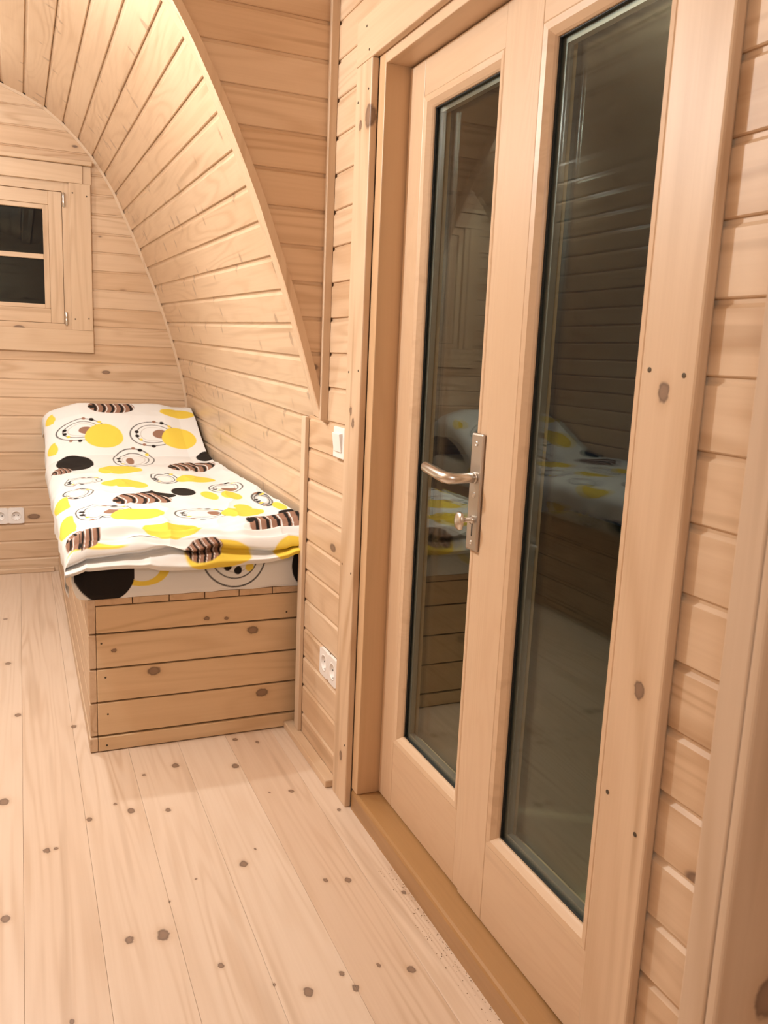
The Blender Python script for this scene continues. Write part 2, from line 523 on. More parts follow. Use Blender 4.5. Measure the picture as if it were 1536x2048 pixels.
# ------------------------------------------------------------------ cheek of the door bay (faces the camera)
cheek = empty('wall_cheek', (0, YE + .006, Z0), 'shaded pine board side wall of the door bay beside the arch', None, None, 'structure')
YCH = YE + 0.006
for k in range(0, 14):
    za, zb = Z0 + k * P, Z0 + (k + 1) * P
    if za > 2.24:
        break
    board('plank', (edge_x(za) + .004, YCH, za), (edge_x(zb) + .004, YCH, zb), (0.02, YCH, za), (0.02, YCH, zb), (0, -1, 0), 'cheek', cheek)

# ------------------------------------------------------------------ door wall
wall_r = empty('wall_right', (0, 1.0, 0), 'pine board wall holding the double glass door', None, None, 'structure')
YL_IN, YL_OUT = 1.914, 2.013       # left casing
YR_IN, YR_OUT = 0.905, 0.803       # right casing
for k in range(-11, 14):
    za, zb = Z0 + k * P, Z0 + (k + 1) * P
    za = max(za, 0.0)
    yend = YV if k < 0 else YCH + .004
    def wb(y0, y1):
        board('plank', (0, y0, za), (0, y0, zb), (0, y1, za), (0, y1, zb), (-1, 0, 0), 'wall_y', wall_r)
    if za > 1.90:
        wb(YB, yend)
    else:
        wb(YL_IN + .02, yend)
        zs_ = -0.010
        za += zs_; zb += zs_
        za = max(za, 0)
        wb(YB, YR_IN - .03)

# ------------------------------------------------------------------ far gable wall with window opening
wall_f = empty('wall_far', (XC, YF, 0), 'pine board end wall with the small dark window', None, None, 'structure')
WX0, WX1, WZ0, WZ1 = 2 * XC + 0.48, -0.48, 1.19, 1.99
far_off = 0.3555 - 4 * P
def vault_x(z):
    zz = [q[1] for q in FARJ[10:-1]]
    xx_ = [q[0] for q in FARJ[10:-1]]
    return float(np.interp(z, zz, xx_)) if z > .947 else .058
for k in range(0, 27):
    za, zb = far_off + (k - 0) * P, far_off + (k + 1) * P
    za = max(za, 0.0)
    if zb <= 0.004 or za > 2.40:
        continue
    xr = min(vault_x(min(za, 2.39)), .058) + 0.012
    xr2 = min(vault_x(min(zb, 2.39)), .058) + 0.012
    xl, xl2 = 2 * XC - xr, 2 * XC - xr2
    def fb_(xa, xa2, xb, xb2):
        board('plank', (xa, YF, za), (xa2, YF, zb), (xb, YF, za), (xb2, YF, zb), (0, -1, 0), 'wall_x', wall_f)
    if zb > WZ0 + .01 and za < WZ1 - .01:
        fb_(xl, xl2, WX0, WX0)
        fb_(WX1, WX1, xr, xr2)
    else:
        fb_(xl, xl2, xr, xr2)
# wall behind the photographer
wall_b = empty('wall_back', (XC, YB, 0), 'pine board wall behind the photographer', None, None, 'structure')
for k in range(0, 26):
    za, zb = k * P, (k + 1) * P
    board('plank', (-2.12, YB, za), (-2.12, YB, zb), (.06, YB, za), (.06, YB, zb), (0, 1, 0), 'wall_x', wall_b)

# ------------------------------------------------------------------ battens, baseboards
tag(box('trim_2', -.022, 0.0, 2.191, 2.2075, Z0 + .001, 2.262, 'batten', None, .002), 'slim upright pine corner batten above the light switch', kind='structure')
tag(box('trim_3', -.013, -.0005, 2.351, 2.388, 0.022, Z0 - .002, 'batten', None, .002), 'slim upright pine batten at the foot end of the bed', kind='structure')
tag(box('baseboard_right', -.034, -.0005, YL_OUT + .012, 2.4335, 0, .022, 'batten_h', None, .003), 'low pine skirting strip under the double socket', kind='structure')
tag(box('baseboard_far', 2 * XC + .64, -.6415, YF - .018, YF - .0005, 0, .026, 'batten_x', None, .004), 'low pine skirting strip along the window wall', kind='structure')
# slim cover strip in the corner of far wall and vault
bm = bmesh.new()
rows = []
for j in range(9, len(FARJ)):
    x, z = FARJ[j]
    d = Vector((FARJ[min(j + 1, len(FARJ) - 1)][0] - FARJ[j - 1][0], 0, FARJ[min(j + 1, len(FARJ) - 1)][1] - FARJ[j - 1][1])).normalized()
    n = Vector((-d.z, 0, d.x))
    if n.x > 0 and j < len(FARJ) - 2: n = -n
    c = Vector((x, 0, z))
    rows.append([bm.verts.new((c.x + n.x * o, y, c.z + n.z * o)) for o, y in ((0, YF), (.011, YF), (.011, YF - .005), (0, YF - .011))])
for r in range(len(rows) - 1):
    for c in range(4):
        c2 = (c + 1) % 4
        bm.faces.new((rows[r][c], rows[r][c2], rows[r + 1][c2], rows[r + 1][c]))
tag(mk('trim_4', bm, 'batten'), 'thin curved bead between the window wall and the vault', kind='structure')

# ------------------------------------------------------------------ door casing
ZH = 1.856
c = tag(box('trim_5', -.018, -.0003, YL_IN, YL_OUT, 0, ZH - .0008, 'casing', None, .003), 'flat pine door casing beside the light switch', kind='structure')
for y, z in ((1.93, 1.79), (1.995, 1.775), (1.93, 1.15), (1.995, 1.145), (1.93, .64), (1.995, .65), (1.93, .17)):
    screw(c, (-.018, y, z), (-1, 0, 0), .003)
c = tag(box('trim_6', -.018, -.0003, YR_OUT, YR_IN, 0, ZH - .0008, 'casing', None, .004), 'wide pine door casing on the near side of the door', kind='structure')
for y, z in ((.888, 1.185), (.824, 1.18), (.888, .585), (.824, .555)):
    screw(c, (-.018, y, z), (-1, 0, 0), .0035)
c = tag(box('trim_7', -.018, -.0003, YR_OUT, YL_OUT + .004, ZH, 1.957, 'casing_h', None, .003), 'pine head casing above the double door', kind='structure')
for y, z in ((1.955, 1.93), (1.935, 1.875)):
    screw(c, (-.018, y, z), (-1, 0, 0), .003)

# ------------------------------------------------------------------ double door
JY0, JY1 = 0.912, 1.875
ZS = 0.053
door = empty('door_1', (0.06, 1.4, 0), 'pine double door with two tall narrow glass panes and steel handle', None, None, 'structure')
box('frame_jamb', 0.0, .13, JY1, JY1 + .0386, ZS, ZH + .01, 'jamb', door, .002)
box('frame_jamb', 0.0, .13, JY0 - .034, JY0, ZS, ZH + .01, 'jamb', door, .002)
box('frame_head', 0.0005, .13, JY0, JY1, 1.833, ZH + .012, 'leaf_h', door, .002)
tag(box('sill', -.004, .14, JY0 - .03, JY1 + .036, -.02, ZS, 'sill', door, .008), 'orange-brown varnished threshold')

def ring(bm, y0, y1, z0, z1, xo, w, xi, back):
    """Mitred glazing bead: outer rectangle at depth xo, sloping to the inner one (inset w) at xi."""
    def rect(i, x):
        return [bm.verts.new((x, y, z)) for y, z in ((y0 + i, z0 + i), (y1 - i, z0 + i), (y1 - i, z1 - i), (y0 + i, z1 - i))]
    loops = [rect(0, back), rect(0, xo), rect(.003, xo - .002), rect(w * .55, xo), rect(w * .9, xi - .004), rect(w, xi), rect(w, back)]
    for a, b_ in zip(loops, loops[1:] + loops[:1]):
        for q in range(4):
            q2 = (q + 1) % 4
            bm.faces.new((a[q], a[q2], b_[q2], b_[q]))

def frame_ring(bm, y0, y1, z0, z1, w, x0, x1):
    def rect(i, x):
        return [bm.verts.new((x, y, z)) for y, z in ((y0 + i, z0 + i), (y1 - i, z0 + i), (y1 - i, z1 - i), (y0 + i, z1 - i))]
    loops = [rect(0, x0), rect(w, x0), rect(w, x1), rect(0, x1)]
    for a, b_ in zip(loops, loops[1:] + loops[:1]):
        for q in range(4):
            q2 = (q + 1) % 4
            bm.faces.new((a[q], a[q2], b_[q2], b_[q]))

def leaf(y0, y1, w0, w1, xf, label):
    """y0 near side, y1 far side; w0 / w1 stile widths; xf face depth."""
    xb = xf + .056
    zb, zt = ZS + .004, 1.829
    zr0, zr1 = .229, 1.752
    lf = empty('door_leaf', (xf, (y0 + y1) / 2, zb))
    lf['label'] = label
    lf.parent = door
    lf.matrix_parent_inverse = Matrix.Translation(-door.location)
    WORLD[lf.name] = lf.location.copy()
    box('stile', xf, xb, y1 - w1, y1, zb, zt, 'leaf_v', lf, .002)
    box('stile', xf, xb, y0, y0 + w0, zb, zt, 'leaf_v', lf, .002)
    box('bottom_rail', xf + .0006, xb, y0 + w0, y1 - w1, zb, zr0, 'leaf_h', lf, .001)
    box('top_rail', xf + .0006, xb, y0 + w0, y1 - w1, zr1, zt, 'leaf_h', lf, .001)
    oy0, oy1 = y0 + w0, y1 - w1
    bm = bmesh.new()
    ring(bm, oy0, oy1, zr0, zr1, xf + .001, .026, xf + .014, xf + .022)
    mk('glazing_bead', bm, 'leaf_h', lf)
    i = .022
    bm = bmesh.new()
    frame_ring(bm, oy0 + i, oy1 - i, zr0 + i, zr1 - i, .006, xf + .0175, xf + .0215)
    mk('seal', bm, 'seal', lf)
    box('glass_pane', xf + .022, xf + .025, oy0 + .006, oy1 - .006, zr0 + .006, zr1 - .006, 'glass', lf)
    bm = bmesh.new()
    frame_ring(bm, oy0 + .008, oy1 - .008, zr0 + .008, zr1 - .008, .030, xf + .0262, xf + .0392)
    tag(mk('spacer', bm, 'spacer', lf), 'grey metal spacer between the panes')
    box('glass_pane', xf + .0405, xf + .0435, oy0 + .006, oy1 - .006, zr0 + .006, zr1 - .006, 'glass', lf)
    bm = bmesh.new()
    frame_ring(bm, oy0, oy1, zr0, zr1, .024, xf + .045, xb)
    mk('outer_bead', bm, 'leaf_h', lf)
    return lf
leafL = leaf(1.4245, 1.8725, .0285, .079, .060, 'far door leaf carrying the steel handle')
leafR = leaf(0.9145, 1.4230, .075, .100, .056, 'near door leaf without a handle')

# handle on the far leaf
hx = .060
bm = bmesh.new()
add_box(bm, hx - .009, hx, 1.4275, 1.4725, .808, 1.046, .004)
plate = mk('handle_plate', bm, 'steel_plate', leafL)
plate['label'] = 'satin steel backplate'
bm = bmesh.new()
tube(bm, [(hx - .008, 1.449, .9575), (hx - .03, 1.449, .957), (hx - .052, 1.450, .956), (hx - .062, 1.456, .956), (hx - .068, 1.468, .957), (hx - .068, 1.49, .959), (hx - .066, 1.525, .962), (hx - .064, 1.562, .965), (hx - .064, 1.570, .9655)],
     [.0105, .0105, .011, .012, .0122, .012, .0115, .011, .007], 14, 1.0, (0, 0, 1))
lv = mk('lever', bm, 'steel', leafL, True)
lv['label'] = 'bent steel lever handle'
bm = bmesh.new()
lathe(bm, [(.012, 0), (.012, .003), (.0105, .004)], (hx - .009, 1.449, .9575), (-1, 0, 0), 20)
mk('lever_collar', bm, 'steel', leafL, True)
for y, z, r in ((1.450, 1.025, .0055), (1.449, .922, .006), (1.449, .825, .0045)):
    bm = bmesh.new()
    lathe(bm, [(r, -.002), (r, .001), (r * .7, .0018), (r * .3, .0008)], (hx - .009, y, z), (-1, 0, 0), 16)
    mk('plate_screw', bm, 'steel', leafL)
bm = bmesh.new()
add_box(bm, hx - .0095, hx - .004, 1.4465, 1.4515, .838, .868, .001)
mk('keyhole', bm, 'hole', leafL)
bm = bmesh.new()
lathe(bm, [(.0085, -.003), (.0085, .004), (.005, .005), (.005, .026)], (hx - .009, 1.449, .872), (-1, 0, 0), 16)
mk('cylinder', bm, 'steel', leafL, True)
bm = bmesh.new()
tube(bm, [(hx - .038, 1.449, .889), (hx - .038, 1.449, .886), (hx - .039, 1.449, .876), (hx - .039, 1.4495, .866), (hx - .038, 1.450, .856), (hx - .037, 1.450, .852)], [.006, .012, .016, .016, .013, .006], 14, .42, (1, 0, 0))
t_ = mk('thumb_turn', bm, 'steel', leafL, True)
t_['label'] = 'polished oval thumb turn'

# ------------------------------------------------------------------ outside terrace
tag(box('terrace', .16, 4.0, -1.5, 6.5, -.22, -.18, 'terrace'), 'dark terrace outside the glass door', kind='structure')

# ------------------------------------------------------------------ window in the far wall
win = empty('window_1', (XC, YF, 1.14), 'small dark pine-framed window in the end wall', None, None, 'structure')
mx = lambda x: 2 * XC - x
YC_ = YF - .020
c = box('side_casing', -.527, -.426, YC_, YF - .0004, 1.2505, 1.956, 'win_v', win, .002)
for x, z in ((-.445, 1.90), (-.51, 1.91), (-.445, 1.31), (-.51, 1.305)):
    screw(c, (x, YC_, z), (0, -1, 0), .004)
box('side_casing', mx(-.426), mx(-.527), YC_, YF - .0004, 1.2505, 1.956, 'win_v', win, .002)
box('bottom_casing', mx(-.424), -.424, YC_ - .001, YF - .0004, 1.140, 1.250, 'win_h', win, .002)
box('head_casing', mx(-.462), -.462, YC_ - .002, YF - .0004, 1.9565, 2.040, 'win_h', win, .002)
box('head_block', -.4615, -.422, YC_ + .006, YF - .0004, 1.9565, 2.040, 'win_v', win, .001)
box('head_block', mx(-.422), mx(-.4615), YC_ + .006, YF - .0004, 1.9565, 2.040, 'win_v', win, .001)
box('cap', mx(-.418), -.418, YC_ - .022, YF - .0004, 2.041, 2.062, 'win_h', win, .003)
# frame lining of the opening
box('frame_lining', -.5585, -.512, YF - .0003, YF + .09, 1.235, 1.965, 'win_v', win)
box('frame_lining', mx(-.512), mx(-.5585), YF - .0003, YF + .09, 1.235, 1.965, 'win_v', win)
box('frame_lining', mx(-.5585), -.5585, YF - .0003, YF + .09, 1.9135, 1.965, 'win_h', win)
box('frame_lining', mx(-.5585), -.5585, YF - .0003, YF + .09, 1.235, 1.2795, 'win_h', win)
# sash
sash = empty('sash', (XC, YF + .012, 1.285))
sash.parent = win
sash.matrix_parent_inverse = Matrix.Translation(-win.location)
WORLD[sash.name] = sash.location.copy()
ya, yb_ = YF + .008, YF + .060
sx, sz0, sz1 = -.560, 1.281, 1.912
box('sash_stile', -.622, sx, ya, yb_, sz0, sz1, 'win_v', sash, .002)
box('sash_stile', mx(sx), mx(-.622), ya, yb_, sz0, sz1, 'win_v', sash, .002)
box('sash_rail', mx(-.622), -.622, ya + .0006, yb_, sz0, 1.350, 'win_h', sash, .002)
box('sash_rail', mx(-.622), -.622, ya + .0006, yb_, 1.848, sz1, 'win_h', sash, .002)
for (x0, x1, z0, z1, mt_) in ((-.648, -.6225, 1.3505, 1.8475, 'win_v'), (mx(-.6225), mx(-.648), 1.3505, 1.8475, 'win_v'), (mx(-.648), -.648, 1.3505, 1.371, 'win_h'), (mx(-.648), -.648, 1.826, 1.8475, 'win_h')):
    box('sash_bead', x0, x1, ya + .006, yb_ - .02, z0, z1, mt_, sash, .002)
box('glazing_bar', mx(-.648), -.648, ya + .008, ya + .026, 1.588, 1.612, 'win_h', sash, .003)
box('glass_pane', mx(-.640), -.640, ya + .028, ya + .032, 1.360, 1.840, 'glass', sash)
box('glass_pane', mx(-.640), -.640, ya + .042, ya + .046, 1.360, 1.840, 'glass', sash)
for z in (1.875, 1.305):
    bm = bmesh.new()
    lathe(bm, [(.004, -.034), (.0075, -.032), (.0075, -.002), (.0068, 0), (.0075, .002), (.0075, .030), (.004, .034)], (-.551, YF - .004, z), (0, 0, 1), 14)
    add_box(bm, -.553, -.549, YF - .004, YF + .012, z - .03, z + .03)
    tag(mk('hinge', bm, 'steel', sash, True), 'grey metal hinge')

# ------------------------------------------------------------------ sockets and switch
def socket_insert(parent, c, nrm, r=.0205):
    bm = bmesh.new()
    lathe(bm, [(r + .004, -.004), (r + .004, .0022), (r + .001, .0024), (r, .001), (r - .003, -.006), (r - .004, -.007)], c, nrm, 24)
    s = mk('socket_cup', bm, 'white', parent, True)
    return s
def socket_holes(parent, c, nrm, side):
    for s in (-1, 1):
        bm = bmesh.new()
        p = Vector(c) + Vector(side) * (.0095 * s) - Vector(nrm) * .0068
        lathe(bm, [(.0026, -.001), (.0026, .0008)], p, nrm, 10)
        mk('pin_hole', bm, 'hole', parent)
def cup(parent, c, nrm, side):
    """Recessed round European socket: rim, dark-grey bowl, two pin holes, earth clips."""
    nrm = Vector(nrm)
    bm = bmesh.new()
    seg = 28
    axis = nrm
    a = Vector(side).normalized()
    b = axis.cross(a)
    prof = [(.0255, -.001), (.0255, .0022), (.0225, .0026), (.0205, .0016), (.0195, -.004), (.0, -.0046)]
    rings = [[bm.verts.new(Vector(c) + axis * h + (a * math.cos(2 * math.pi * k / seg) + b * math.sin(2 * math.pi * k / seg)) * max(r, 1e-5)) for k in range(seg)] for r, h in prof]
    for q in range(len(rings) - 1):
        for k in range(seg):
            k2 = (k + 1) % seg
            bm.faces.new((rings[q][k], rings[q][k2], rings[q + 1][k2], rings[q + 1][k]))
    s = mk('socket_cup', bm, 'white', parent, True)
    s['label'] = 'round recessed socket face'
    for sg in (-1, 1):
        bm = bmesh.new()
        lathe(bm, [(.0028, -.001), (.0028, .0006)], Vector(c) + a * (.0095 * sg) + axis * -.0044, nrm, 10)
        mk('pin_hole', bm, 'hole', parent)
        bm = bmesh.new()
        pz = Vector(c) + Vector((0, 0, sg * .0185)) + axis * -.001
        lathe(bm, [(.0022, -.004), (.0022, .001)], pz, nrm, 8)
        mk('earth_clip', bm, 'steel', parent)

def plate_with_cutouts(name, parent, x0, x1, y0, y1, z0, z1, bev):
    return box(name, x0, x1, y0, y1, z0, z1, 'white', parent, bev)

def double_socket(center, nrm, side, w, h, label):
    """Frame ring pieces leave the bowls open."""
    nrm, side = Vector(nrm), Vector(side)
    t = empty('double_socket', center, label, 'socket')
    bm = bmesh.new()
    seg = 28
    th = .008
    upv = Vector((0, 0, 1))
    # face with two round openings: fan between square and circle
    for s in (-1, 1):
        c = Vector(center) + side * (s * w / 4)
        hw, hh = w / 4, h / 2
        inner, outer, outer_b = [], [], []
        for k in range(seg):
            a = 2 * math.pi * (k + .5) / seg
            ca, sa = math.cos(a), math.sin(a)
            q = min(hw / max(abs(ca), 1e-6), hh / max(abs(sa), 1e-6))
            inner.append(bm.verts.new(c + (side * ca + upv * sa) * .0252 + nrm * th))
            outer.append(bm.verts.new(c + (side * ca + upv * sa) * q * .985 + nrm * th))
            outer_b.append(bm.verts.new(c + (side * ca + upv * sa) * q + nrm * .0005))
        for k in range(seg):
            k2 = (k + 1) % seg
            bm.faces.new((inner[k], inner[k2], outer[k2], outer[k]))
            bm.faces.new((outer[k], outer[k2], outer_b[k2], outer_b[k]))
    pl = mk('cover_plate', bm, 'white', t)
    for s in (-1, 1):
        cup(t, Vector(center) + side * (s * w / 4) + nrm * (th - .0022), nrm, side)
    return t
double_socket((0, 2.107, .322), (-1, 0, 0), (0, -1, 0), .142, .081, 'white double socket low on the wall beside the door casing')
double_socket((-.855, YF, .304), (0, -1, 0), (1, 0, 0), .151, .082, 'white double socket low on the window wall left of the bed')
sw = empty('light_switch', (0, 2.077, .958), 'white rocker light switch beside the door casing', 'switch')
bm = bmesh.new()
add_box(bm, -.009, -.0003, 2.036, 2.119, .917, .999, .0025)
mk('switch_frame', bm, 'white', sw)
bm = bmesh.new()
vsx = [(-.009, .933), (-.0125, .935), (-.0185, .983), (-.009, .985)]
l0 = [bm.verts.new((x, 2.050, z)) for x, z in vsx]
l1 = [bm.verts.new((x, 2.105, z)) for x, z in vsx]
for i in range(4):
    j = (i + 1) % 4
    bm.faces.new((l0[i], l0[j], l1[j], l1[i]))
bm.faces.new(l0); bm.faces.new(list(reversed(l1)))
bmesh.ops.bevel(bm, geom=list(bm.edges), offset=.001, segments=1, affect='EDGES')
mk('rocker', bm, 'white', sw)

# ------------------------------------------------------------------ bed frame
BX, BY = -.620, 2.440
def make_bed():
    t = empty('bed_frame', ((BX + .02) / 2, 3.5, 0), 'built-in pine plank bed under the curved wall', 'bed')
    rows_z = [(.003, .0455), (.0505, .1505), (.1555, .2545), (.2595, .3605), (.3655, .4455)]
    for i, (a, b) in enumerate(rows_z):
        yb0 = BY - (.006 if i == 0 else 0)
        box('front_board', BX + .0215, .012, yb0, BY + .02, a, b, 'bed_x', t, .0022)
        box('side_board', BX - (.002 if i == 0 else 0), BX + .0205, BY + .0005 - (.006 if i == 0 else 0), YF - .0005, a, b + (.022 if i == 4 else 0), 'bed_y', t, .0022)
    for k in range(6):
        x1 = .028 - k * .105
        box('deck_slat', x1 - .103, x1 - .0005, BY + .001, YF - .002, .4485, .468, 'deck', t, .0015)
    box('support', -.30, -.26, BY + .03, YF - .05, 0.0, .4475, 'deck', t)
    for x, z in ((-.585, .335), (-.575, .23), (-.57, .115), (-.575, .02), (-.03, .385)):
        screw(t, (x, BY - (.006 if z < .04 else 0), z), (0, -1, 0), .003)
    return t
bed = make_bed()

# ------------------------------------------------------------------ printed bedding
WHITE = np.array((.765, .775, .785)); YEL = np.array((.80, .61, .085)); BLK = np.array((.016, .013, .012)); BRN = np.array((.30, .165, .115)); GRY = np.array((.35, .33, .31))
MOTIFS = [
('Y',-0.419,4.145,0.088,0.082),('Y',-0.077,4.132,0.085,0.077),('R',-0.514,4.194,0.108,0.079),('R',-0.193,4.160,0.108,0.091),('B',-0.494,4.186,0.034,0.027),('B',-0.162,4.159,0.034,0.034),
('S',-0.362,4.388,0.108,0.070),('Y',-0.050,4.341,0.081,0.051),('Y',-0.655,4.330,0.030,0.046),('Y',-0.657,4.091,0.028,0.048),('K',-0.571,3.895,0.083,0.129),('R',-0.312,3.925,0.087,0.131),
('B',-0.328,3.906,0.018,0.054),('Y',-0.397,3.699,0.088,0.120),('S',-0.632,3.780,0.045,0.080),('Y',-0.416,3.333,0.080,0.103),('R',-0.562,3.453,0.073,0.080),('K',0.015,3.939,0.044,0.076),
('S',-0.083,3.756,0.100,0.120),('Y',-0.132,3.423,0.075,0.090),('R',-0.248,3.468,0.051,0.110),('K',-0.330,3.067,0.060,0.060),('K',-0.232,3.138,0.042,0.105),('Y',-0.154,3.030,0.026,0.095),
('Y',-0.081,2.990,0.037,0.080),('R',-0.065,3.164,0.060,0.111),('B',-0.062,3.117,0.028,0.036),('Y',-0.114,2.683,0.072,0.070),('Y',-0.092,2.770,0.028,0.050),('R',-0.248,2.703,0.079,0.085),
('B',-0.208,2.702,0.018,0.031),('R',-0.005,2.847,0.025,0.110),('Y',0.014,2.692,0.020,0.063),('S',-0.050,2.529,0.090,0.075),('K',0.011,2.590,0.028,0.034),('S',-0.399,2.976,0.099,0.095),
('Y',-0.448,2.703,0.080,0.090),('R',-0.544,2.790,0.089,0.100),('B',-0.520,2.767,0.025,0.025),('Y',-0.668,3.019,0.030,0.110),('Y',-0.668,2.678,0.034,0.105),('K',-0.605,2.531,0.049,0.012),
('K',-0.531,2.526,0.034,0.024),('S',-0.634,2.455,0.056,0.070),('Y',-0.374,2.484,0.093,0.075),('R',-0.603,3.170,0.058,0.090),('Y',-0.26,2.36,0.10,0.03),('S',-0.30,2.375,0.055,0.025),('Y',-0.03,2.36,0.06,0.03),
('Y',-0.60,2.395,0.09,0.010)]

def paint(U, V, motifs, aa):
    """Flat fabric print evaluated on the cloth's own coordinates."""
    C = np.repeat(WHITE[None, :], U.size, 0)
    def put(mask, col):
        mk_ = np.clip(mask, 0, 1)[:, None]
        C[:] = C * (1 - mk_) + np.array(col)[None, :] * mk_
    order = {'R': 0, 'C': 0, 'B': 1, 'K': 3, 'Y': 2, 'S': 4, 'y': 5, 'k': 5}
    for kind, cx_, cy_, rx, ry in sorted(motifs, key=lambda q: order[q[0]]):
        dx, dy = (U - cx_) / rx, (V - cy_) / ry
        ang = np.arctan2(dy, dx)
        ph = cx_ * 37 + cy_ * 11
        wob = 1 + .05 * np.sin(2 * ang + ph) + .03 * np.sin(3 * ang + 2 * ph)
        rr = np.sqrt(dx * dx + dy * dy) / wob
        s = min(rx, ry)
        fill = np.clip((1 - rr) * s / aa + .5, 0, 1)
        if kind in 'YKByk':
            put(fill, {'Y': YEL, 'K': BLK, 'B': BRN, 'y': YEL, 'k': BLK}[kind])
        elif kind in 'RC':
            for q, w, col in ((1.0, .0026, BLK), (.74, .0020, BLK), (.56, .0014, GRY)):
                put(np.clip((w - np.abs(rr - q) * s) / aa + .5, 0, 1) * (.9 if col is BLK else .6), col)
            if kind == 'R':
                for q, a0, rad, col in ((1.0, 1.1, .011, BLK), (1.0, 1.45, .009, BRN), (1.0, .7, .009, YEL), (.74, 2.9, .010, BLK), (.74, 3.35, .010, BLK), (.74, 3.8, .008, YEL), (1.0, 4.6, .010, BLK), (1.0, 4.2, .009, BRN)):
                    px, py = cx_ + q * rx * math.cos(a0), cy_ + q * ry * math.sin(a0)
                    d = np.sqrt((U - px) ** 2 + (V - py) ** 2)
                    put(np.clip((rad - d) / aa + .5, 0, 1), col)
        elif kind == 'S':
            u = dx + .22 * dy * dy + .10 * dy
            taper = np.clip((1.02 - (np.abs(dx) ** 2.2 + np.abs(dy) ** 2.2)) * s / aa * .6 + .5, 0, 1)
            f = np.mod(u * 2.6 + 10, 1.0)
            put(taper, BRN)
            e = aa / (rx * .38) * .5
            band = lambda a, b: np.clip((f - a) / e, 0, 1) * np.clip((b - f) / e, 0, 1)
            put(taper * band(.0, .34), BLK)
            put(taper * band(.40, .54), WHITE)
            head = np.clip((.16 - np.hypot(dx + .86, dy * .7)) * s / aa + .5, 0, 1)
            put(head, BLK)
    return C

def set_print(me, C):
    at = me.color_attributes.new('print', 'FLOAT_COLOR', 'POINT')
    buf = np.ones((len(me.vertices), 4), dtype=np.float32)
    buf[:, :3] = C
    at.data.foreach_set('color', buf.ravel())

def grid_mesh(name, Pn, nu, nv, C):
    me = bpy.data.meshes.new(name)
    idx = np.arange(nu * nv).reshape(nv, nu)
    f = np.stack([idx[:-1, :-1], idx[:-1, 1:], idx[1:, 1:], idx[1:, :-1]], -1).reshape(-1, 4)
    me.from_pydata(Pn.tolist(), [], f.tolist())
    me.update()
    for p in me.polygons:
        p.use_smooth = True
    set_print(me, C)
    me.materials.append(M['cloth'])
    return me

HY = [2.36, 2.40, 2.45, 2.6, 3.0, 3.5, 3.85, 4.0, 4.15, 4.3, 4.42, 4.55, 4.60]
HZ = [.625, .636, .646, .658, .662, .659, .662, .684, .765, .850, .893, .888, .862]
def fbm(x, y, z, oct_=3):
    return noise.fractal(Vector((x, y, z)), 1.0, 2.0, oct_)

